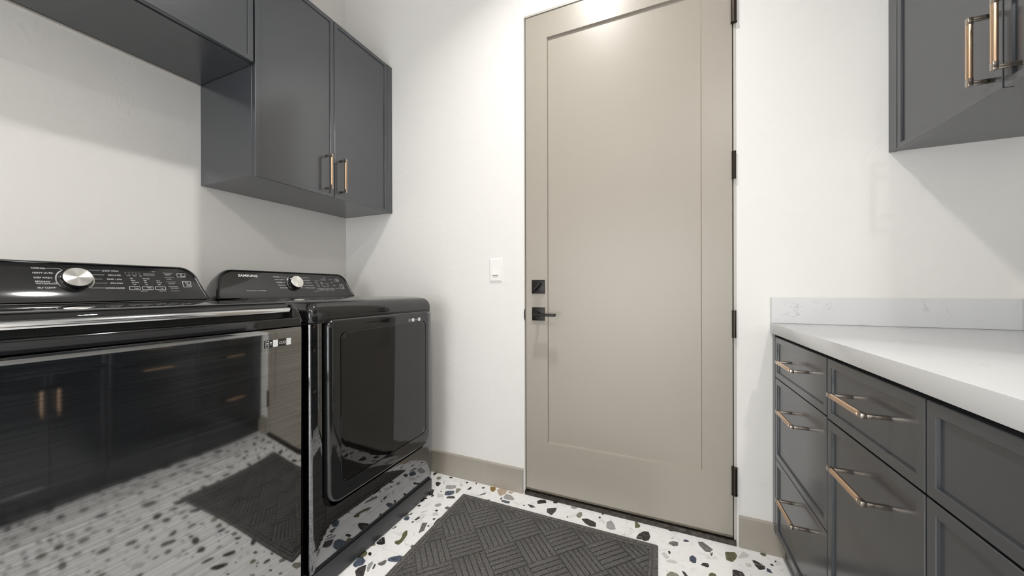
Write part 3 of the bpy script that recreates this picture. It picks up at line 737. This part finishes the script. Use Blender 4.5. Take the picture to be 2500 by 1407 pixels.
def washer():
    Y0, Y1 = 0.100, 0.785; yc = (Y0 + Y1) / 2
    t = empty('washing_machine', (-1.47, yc, 0)); tag(t, 'black top-load washing machine nearest the viewer with a brushed front and silver lid edge', 'washing machine')
    bxo('cabinet', -1.83, -1.112, Y0, Y1, 0.02, 0.938, M['side'], t)
    prof = [(z_, 0.009 * (z_ - 0.6) + d_) for z_, d_ in ((0.078, 0.0), (0.30, 0.0), (0.60, 0.0), (0.85, 0.0), (0.918, 0.0), (0.928, -0.0006), (0.9335, -0.0025), (0.9365, -0.0065))]   # leans out a little towards the top
    def bow(y): return 0.55 * max(0.0, abs(y - yc) - 0.08) ** 3          # the sheet curves back towards both sides
    def section(y, e): return [(-1.1135, y, prof[0][0])] + [(XFR + dx_ - bow(y) - e, y, z_) for z_, dx_ in prof] + [(-1.1135, y, 0.9365)]
    ys = [Y0 + 0.0025 + (Y1 - Y0 - 0.005) * i / 40 for i in range(41)]
    bm = B(); loft(bm, [section(Y0 + 0.0003, 0.003)] + [section(y, 0.0) for y in ys] + [section(Y1 - 0.0003, 0.003)])
    obj('front_panel', bm, M['black_steel'], t, smooth=30)
    bxo('plinth', -1.83, -1.100, Y0 + 0.003, Y1 - 0.003, 0.006, 0.076, M['plinth'], t, 0.002)
    # top frame: slab, two side rails, rear deck
    def slab(bm, xa, xb, ya, yb, z0, z1, r, rf=0.02):
        secs = [(0, z0)] + [(r * (1 - math.cos(math.radians(a))), z1 - r + r * math.sin(math.radians(a))) for a in (0, 18, 36, 54, 72, 90)]
        loft(bm, [[(x, y, z) for x, y in rrect(xa + i * 0.2, xb - i, ya + i, yb - i, rf, 4)] for i, z in secs])
    bm = B(); slab(bm, -1.83, XFR - 0.001, Y0, Y1, 0.9385, 0.966, 0.006, 0.012)
    for ye, sg in ((Y1, -1), (Y0, 1)):               # shoulders beside the lid
        pr = [(0.0355, 0.950), (0.0355, 1.0065), (0.030, 1.0090), (0.023, 1.0070), (0.015, 0.9985), (0.0085, 0.985), (0.0035, 0.966), (0.0008, 0.948)]
        loft(bm, [[(x, ye + sg * dy, 0.950 + (z - 0.950) * k_) for dy, z in pr] for x, k_ in ((-1.83, 1.0), (-1.125, 1.0), (-1.108, 0.97), (-1.098, 0.86), (-1.0935, 0.62), (-1.0925, 0.3))])
    slab(bm, -1.83, -1.605, Y0 + 0.002, Y1 - 0.002, 0.955, 1.0155, 0.006, 0.012)
    obj('top_frame', bm, M['gloss'], t, smooth=50)
    bxo('lid_pocket', -1.60, -1.118, Y0 + 0.03, Y1 - 0.03, 0.964, 0.984, M['pocket'], t)
    # lid: black glass with a metal front edge
    bm = B(); l0, l1 = Y0 + 0.0365, Y1 - 0.0365
    pr = [(-1.604, 0.986), (-1.105, 0.986), (-1.100, 0.9995), (-1.104, 1.007), (-1.116, 1.0135), (-1.135, 1.0160), (-1.604, 1.0165)]
    loft(bm, [[(x - (0.010 if x > -1.2 else 0), l0, z) for x, z in pr], [(x, l0 + 0.012, z) for x, z in pr], [(x, l1 - 0.012, z) for x, z in pr], [(x - (0.010 if x > -1.2 else 0), l1, z) for x, z in pr]])
    lid = obj('lid', bm, M['glass'], t, smooth=35)
    bm = B(); pr = [(-1.105, 0.9815), (-1.092, 0.9820), (-1.0865, 0.9850), (-1.0850, 0.9900), (-1.0875, 0.9955), (-1.094, 0.9995), (-1.105, 1.0000)]
    loft(bm, [[(x - 0.012 * max(0, (x + 1.105) / 0.02), l0 + 0.001, z) for x, z in pr], [(x, l0 + 0.014, z) for x, z in pr], [(x, l1 - 0.014, z) for x, z in pr], [(x - 0.012 * max(0, (x + 1.105) / 0.02), l1 - 0.001, z) for x, z in pr]])
    obj('lid_edge', bm, M['chrome'], lid, smooth=50)
    cp = build_console(t, yc, (Y1 - Y0) / 2)
    knob(t, yc + 0.010, 1.0895)
    p = Print(Curved(yc), 0.0003); T = lambda s, y, z, size=0.0062, st=1.35, al='LEFT', wt=0.0: p.text(s, y - yc + 0.004, v_of(z), size * 1.38, st * 0.64, wt, al)
    # left list, right list
    for s, y, z in (('NORMAL', 0.368, 1.1185), ('HEAVY DUTY', 0.3695, 1.1048), ('DEEP WASH', 0.371, 1.0908), ('BEDDING/', 0.3725, 1.0795), ('WATERPROOF', 0.373, 1.0735), ('SELF CLEAN', 0.3745, 1.0615)): T(s, y, z, 0.0050)
    for s, y, z in (('QUICK WASH', 0.5435, 1.1172), ('DELICATES', 0.5475, 1.1030), ('RINSE + SPIN', 0.549, 1.0895), ('SPIN ONLY', 0.5505, 1.0765), ('DOWNLOADED', 0.5515, 1.0605)): T(s, y, z, 0.0050, al='RIGHT')
    Lr = lambda pts: p.line([(y - yc, v_of(z)) for y, z in pts], 0.0007)
    Lr([(0.394, 1.121), (0.4235, 1.121), (0.428, 1.1175)]); Lr([(0.4035, 1.107), (0.412, 1.107)]); Lr([(0.4035, 1.093), (0.409, 1.093)]); Lr([(0.410, 1.0785), (0.413, 1.0785)]); Lr([(0.4085, 1.064), (0.413, 1.064)])
    Lr([(0.4595, 1.1165), (0.463, 1.120), (0.506, 1.120)]); Lr([(0.476, 1.1055), (0.514, 1.1055)]); Lr([(0.478, 1.092), (0.509, 1.092)]); Lr([(0.480, 1.079), (0.518, 1.079)]); Lr([(0.478, 1.063), (0.510, 1.063)])
    # option block
    sm = 0.0036
    for i, s in enumerate(('Wash', 'Rinse', 'Spin')): T(s, 0.562 + i * 0.0155, 1.1035, sm, 1.2)
    for i in range(5):
        for j in range(2): p.quad(0.561 + i * 0.0085 - yc, 0.566 + i * 0.0085 - yc, v_of(1.1085 + j * 0.0055), v_of(1.1085 + j * 0.0055) + 0.003, 1)
    p2 = p.sub(cp); p2.quad(0.607 - yc, 0.637 - yc, v_of(1.1050), v_of(1.1155), 1); p2.done('display', cp)
    T('*Clean', 0.626, 1.1205, sm, 1.2)
    for c0, ls in ((0.567, ('Hot', 'Warm', 'Eco Warm', 'Cool')), (0.5985, ('Extra High', 'High', 'Mid', 'Low')), (0.6315, ('', 'Heavy', 'Normal', 'Light'))):
        for i, s in enumerate(ls):
            if s: T('· ' + s, c0 + i * 0.0012, 1.0945 - i * 0.0068, sm, 1.25)
    for a0, a1, ls in ((0.5665, 0.5935, ('Temp.',)), (0.5985, 0.6265, ('Water', 'Level')), (0.632, 0.660, ('Soil',))):
        p2 = p.sub(cp); p2.frame(a0 - yc, a1 - yc, v_of(1.0565), v_of(1.0685), 0.002, 0.0009); p2.done('option_button', cp)
        for i, s in enumerate(ls): T(s, (a0 + a1) / 2, (1.0605 if len(ls) == 1 else 1.0632 - i * 0.0050), 0.0040, 1.25, 'CENTER')
    T('*Child Lock', 0.5965, 1.0512, sm, 1.2, 'CENTER'); T('*Smart Care', 0.646, 1.0512, sm, 1.2, 'CENTER')
    for i, s in enumerate(('· Delay End', '· Pre Soak', '· Extra Rinse', '· Smart Control')):
        T(s, 0.6595 + i * 0.003, 1.1105 - i * 0.0163, sm, 1.15); a = 0.6595 + i * 0.003; p.line([(a - yc, v_of(1.1180 - i * 0.0163)), (a + 0.027 - yc, v_of(1.1180 - i * 0.0163))], 0.0006)
    p.line([(0.6715 - yc, v_of(1.0525)), (0.699 - yc, v_of(1.0525))], 0.0006)
    def button(b, c0): 
        p2 = p.sub(cp); p2.frame(c0 - 0.0125 - yc, c0 + 0.0125 - yc, v_of(1.1040), v_of(1.1185), 0.0025, 0.0011); p2.done('power_button', cp); p.disc(c0 - yc, v_of(1.1135), 0.0021, 0.0028, t0=120, t1=420); p.quad(c0 - yc - .0003, c0 - yc + .0003, v_of(1.1135), v_of(1.1172)); T('POWER', c0, 1.1060, 0.0036, 1.2, 'CENTER')
        c1 = c0 + 0.0125
        p2 = p.sub(cp); p2.frame(c1 - 0.0125 - yc, c1 + 0.0125 - yc, v_of(1.0665), v_of(1.0895), 0.0025, 0.0013); p2.done('start_button', cp); T('START', c1, 1.0752, 0.0036, 1.2, 'CENTER'); T('PAUSE', c1, 1.0702, 0.0036, 1.2, 'CENTER')
        p.line([(c1 - .0035 - yc, v_of(1.0805)), (c1 - .0035 - yc, v_of(1.0855)), (c1 + .0005 - yc, v_of(1.083)), (c1 - .0035 - yc, v_of(1.0805))], 0.0006); p.line([(c1 + .002 - yc, v_of(1.0805)), (c1 + .002 - yc, v_of(1.0855))], 0.0006); p.line([(c1 + .004 - yc, v_of(1.0805)), (c1 + .004 - yc, v_of(1.0855))], 0.0006)
    button(p, 0.7115)
    tag(p.done('lettering', cp), kind='stuff')
    sticker(t, (XFR + 0.0026 - bow(0.6605), 0.6605, 0.8795), 0.0840, 0.0225, (bow(0.6605) - bow(0.7445), 0.084, 0))
    return t
def sticker(t, corner, w, h, udir=(0, 1, 0)):
    """information label strip: icon box, antenna mark, two blank white squares, emblem row"""
    u_ = Vector(udir).normalized(); p = Print(Flat(corner, u_, (0, 0, 1), u_.cross(Vector((0, 0, 1)))), 0.0012 if udir[0] else 0.0005)
    p.quad(0, w, 0, h, 3)
    p.off = p.off + 0.0004; s = w / 0.084
    p.frame(0.0025 * s, 0.0125 * s, 0.0012, h - 0.0012, 0.001, 0.0008); p.line([(0.0025 * s, h * 0.36), (0.0125 * s, h * 0.36)], 0.0008); p.disc(0.0075 * s, h * 0.6, 0.0, 0.0022 * s)
    p.bm.faces.new([p.bm.verts.new(p.pt(*q_)) for q_ in ((0.0185 * s, h * 0.50), (0.0220 * s, h * 0.68), (0.0185 * s, h * 0.76), (0.0150 * s, h * 0.68))]).material_index = 0
    for i in range(3): p.quad((0.0158 + i * 0.0023) * s, (0.0170 + i * 0.0023) * s, h * 0.36, h * 0.42)
    p.quad(0.0245 * s, 0.0405 * s, 0.0010, h - 0.0005, 2); p.quad(0.0675 * s, w - 0.0005, 0.0010, h - 0.0005, 2)
    p.quad(0.0413 * s, 0.0420 * s, 0, h, 1)
    for i in range(3): p.frame((0.0440 + i * 0.0078) * s, (0.0505 + i * 0.0078) * s, h * 0.32, h * 0.66, 0.0018 * s, 0.0008)
    return p.done('label_sticker', t)

def dryer():
    Y0, Y1 = 0.806, 1.487; yc = (Y0 + Y1) / 2
    t = empty('clothes_dryer', (-1.47, yc, 0)); tag(t, 'black front-load clothes dryer with a glass door beside the wall', 'dryer')
    bxo('cabinet', -1.83, -1.124, Y0, Y1, 0.02, 0.938, M['side'], t)
    mp = lambda p, x: [(x, a, b) for a, b in p]
    H0, H1, HZ0, HZ1 = 0.852, 1.4535, 0.268, 0.957
    # U-shaped front panel around the door pocket
    hole = rrect(H0, H1, HZ0, 0.9365, (0.06, 0.06, 0.0008, 0.0008), 8); n = len(hole)
    def outer(i): return rrect(Y0 + i, Y1 - i, 0.080 + i * 0.3, 0.9372, 0.0008, 8)
    bm = B(); loft(bm, [mp(outer(0), -1.125), mp(outer(0), XFR - 0.016), mp(outer(0.002), XFR - 0.007), mp(outer(0.006), XFR - 0.002), mp(outer(0.012), XFR), mp(hole, XFR), mp(hole, -1.122)], False, False)
    obj('front_panel', bm, M['black_steel2'], t, smooth=45)
    bxo('door_pocket', -1.1235, -1.118, H0 - 0.002, H1 + 0.002, HZ0 - 0.002, HZ1, M['gloss'], t)
    bxo('plinth', -1.83, -1.088, Y0 + 0.006, Y1 - 0.004, 0.008, 0.0765, M['plinth'], t, 0.003)
    # top cap
    secs = [(0.0015, 0.939), (0.0, 0.942), (0.0, 0.968)] + [(0.036 * (1 - math.cos(math.radians(a))), 0.968 + 0.045 * math.sin(math.radians(a))) for a in (15, 30, 45, 60, 72, 82)] + [(0.055, 1.0165), (0.12, 1.0215)]
    bm = B(); loft(bm, [[(x, y, z) for x, y in rrect(-1.83 + i * 0.1, XFR + 0.004 - i, Y0 + i * 0.8, Y1 - i * 0.8, 0.028, 6)] for i, z in secs])
    obj('top_cap', bm, M['gloss'], t, smooth=60)
    # door
    D0, D1, DZ0, DZ1_ = 0.864, 1.4455, 0.284, 0.9485; XD = -1.070
    R = (0.055, 0.045, 0.026, 0.026)
    rr = lambda i: rrect(D0 + i, D1 - i, DZ0 + i, DZ1_ - i, tuple(max(q_ - i * 0.5, 0.004) for q_ in R), 8)
    G0, G1, GZ0, GZ1 = 0.914, 1.4085, 0.348, 0.8985
    gi = lambda i: rrect(G0 + i, G1 - i, GZ0 + i, GZ1 - i, (0.03, 0.03, 0.024, 0.024), 8)
    bm = B(); loft(bm, [mp(rr(0.004), -1.117), mp(rr(0.0), -1.100), mp(rr(0.0), XD - 0.010), mp(rr(0.0015), XD - 0.005), mp(rr(0.006), XD - 0.0012), mp(rr(0.012), XD), mp(gi(-0.0022), XD), mp(gi(-0.0018), XD - 0.004), mp(gi(0.002), XD - 0.004)])
    dr = obj('door', bm, M['gloss'], t, smooth=45)
    bm = B(); loft(bm, [mp(gi(0.0002), XD - 0.0045), mp(gi(0.0002), XD - 0.0008), mp(gi(0.0014), XD + 0.0002), mp(gi(0.02), XD + 0.0009)])
    obj('door_glass', bm, M['glass'], dr, smooth=30)
    # grip pocket in the door's hinge-free edge
    bxo('grip_recess', -1.108, -1.086, D0 - 0.0012, D0 + 0.004, 0.52, 0.80, M['pocket'], dr)
    bxo('gap_shade_strip', XFR - 0.01, XFR + 0.0055, H0 + 0.004, H1 - 0.004, 0.9385, 0.9565, M['pocket'], t, 0.001, 1)  # black strip standing in for the dark gap above the door
    cp = build_console(t, yc, (Y1 - Y0) / 2); knob(t, yc + 0.004, 1.0890)
    p = Print(Curved(yc), 0.0003); T = lambda s, y, z, size=0.0045, st=1.3, al='LEFT', wt=0.0: p.text(s, y - yc + 0.005, v_of(z), size * 1.38, st * 0.92, wt, al)
    T('SAMSUNG', 0.900, 1.1135, 0.0104, 1.30, wt=0.00035)
    T('Moisture Sensor  SmartThings', 0.9195, 1.0505, 0.0042, 1.22)
    for i, s in enumerate(('NORMAL', 'HEAVY DUTY', 'TOWELS', 'BEDDING', 'PERM PRESS')):
        z = 1.1150 - i * 0.0130; y0_ = 1.046 + i * 0.0052; T(s, y0_, z, 0.0042); p.line([(y0_ + (0.024, 0.036, 0.024, 0.027, 0.0325)[i] - yc, v_of(z + 0.002)), (1.106 - yc if i else 1.110 - yc, v_of(z + 0.002))] + ([(1.117 - yc, v_of(z - 0.004))] if i == 0 else []), 0.0005)
    for i, s in enumerate(('DELICATES', 'QUICK DRY', 'TIME DRY', 'WRINKLE RELEASE', 'DOWNLOADED')):
        z = 1.1150 - i * 0.0130; y1_ = 1.224 + i * 0.0058; T(s, y1_, z, 0.0042, al='RIGHT'); ln = (0.031, 0.030, 0.027, 0.050, 0.038)[i]; p.line([(1.178 - yc, v_of(z + 0.002)), (max(y1_ - ln, 1.1795) - yc, v_of(z + 0.002))], 0.0005)
    T('Smart Care', 1.236, 1.0455, 0.0034, 1.0)
    p2 = p.sub(cp); p2.quad(1.2965 - yc, 1.3265 - yc, v_of(1.1040), v_of(1.1145), 1); p2.done('display', cp)
    T('*Clean', 1.306, 1.1185, 0.0034); T('Dry', 1.258, 1.1015, 0.0034); T('Cool', 1.270, 1.1015, 0.0034)
    for c0, ls in ((1.258, ('More', 'Very', 'Normal', 'Damp')), (1.286, ('High', 'Medium', 'Low', 'Extra Low')), (1.316, ('', 'Heavy', 'Normal', 'Light'))):
        for i, s in enumerate(ls):
            if s: T(s, c0 + i * 0.0022, 1.0930 - i * 0.0068, 0.0034, 1.15)
    for a0, s in ((1.2655, 'Dryness'), (1.3000, 'Temp.'), (1.3345, 'Time')):
        p2 = p.sub(cp); p2.frame(a0 - yc, a0 + 0.0290 - yc, v_of(1.0525), v_of(1.0635), 0.002, 0.0007); p2.done('option_button', cp); T(s, a0 + 0.0145, 1.0565, 0.0038, 1.15, 'CENTER')
    for i, s in enumerate(('Delay End', 'Eco Dry', 'Anti-Static', 'Smart Control')): T('· ' + s, 1.341 + i * 0.0085, 1.1090 - i * 0.0160, 0.0034, 0.95)
    c0 = 1.396
    p2 = p.sub(cp); p2.frame(c0 - 0.0125 - yc, c0 + 0.0125 - yc, v_of(1.1020), v_of(1.1160), 0.002, 0.0010); p2.done('power_button', cp); p.disc(c0 - yc, v_of(1.1110), 0.0018, 0.0026, t0=120, t1=420); T('POWER', c0, 1.1037, 0.0033, 1.1, 'CENTER')
    c1 = c0 + 0.0235
    p2 = p.sub(cp); p2.frame(c1 - 0.0125 - yc, c1 + 0.0125 - yc, v_of(1.0600), v_of(1.0840), 0.002, 0.0012); p2.done('start_button', cp); T('START', c1, 1.0690, 0.0033, 1.1, 'CENTER'); T('PAUSE', c1, 1.0637, 0.0033, 1.1, 'CENTER')
    p.line([(c1 - .003 - yc, v_of(1.0750)), (c1 - .003 - yc, v_of(1.0805)), (c1 + .001 - yc, v_of(1.0778)), (c1 - .003 - yc, v_of(1.0750))], 0.0006)
    tag(p.done('lettering', cp), kind='stuff')
    sticker(dr, (XD, 1.281, 0.9035), 0.088, 0.0165)
    return t
washer(); dryer()
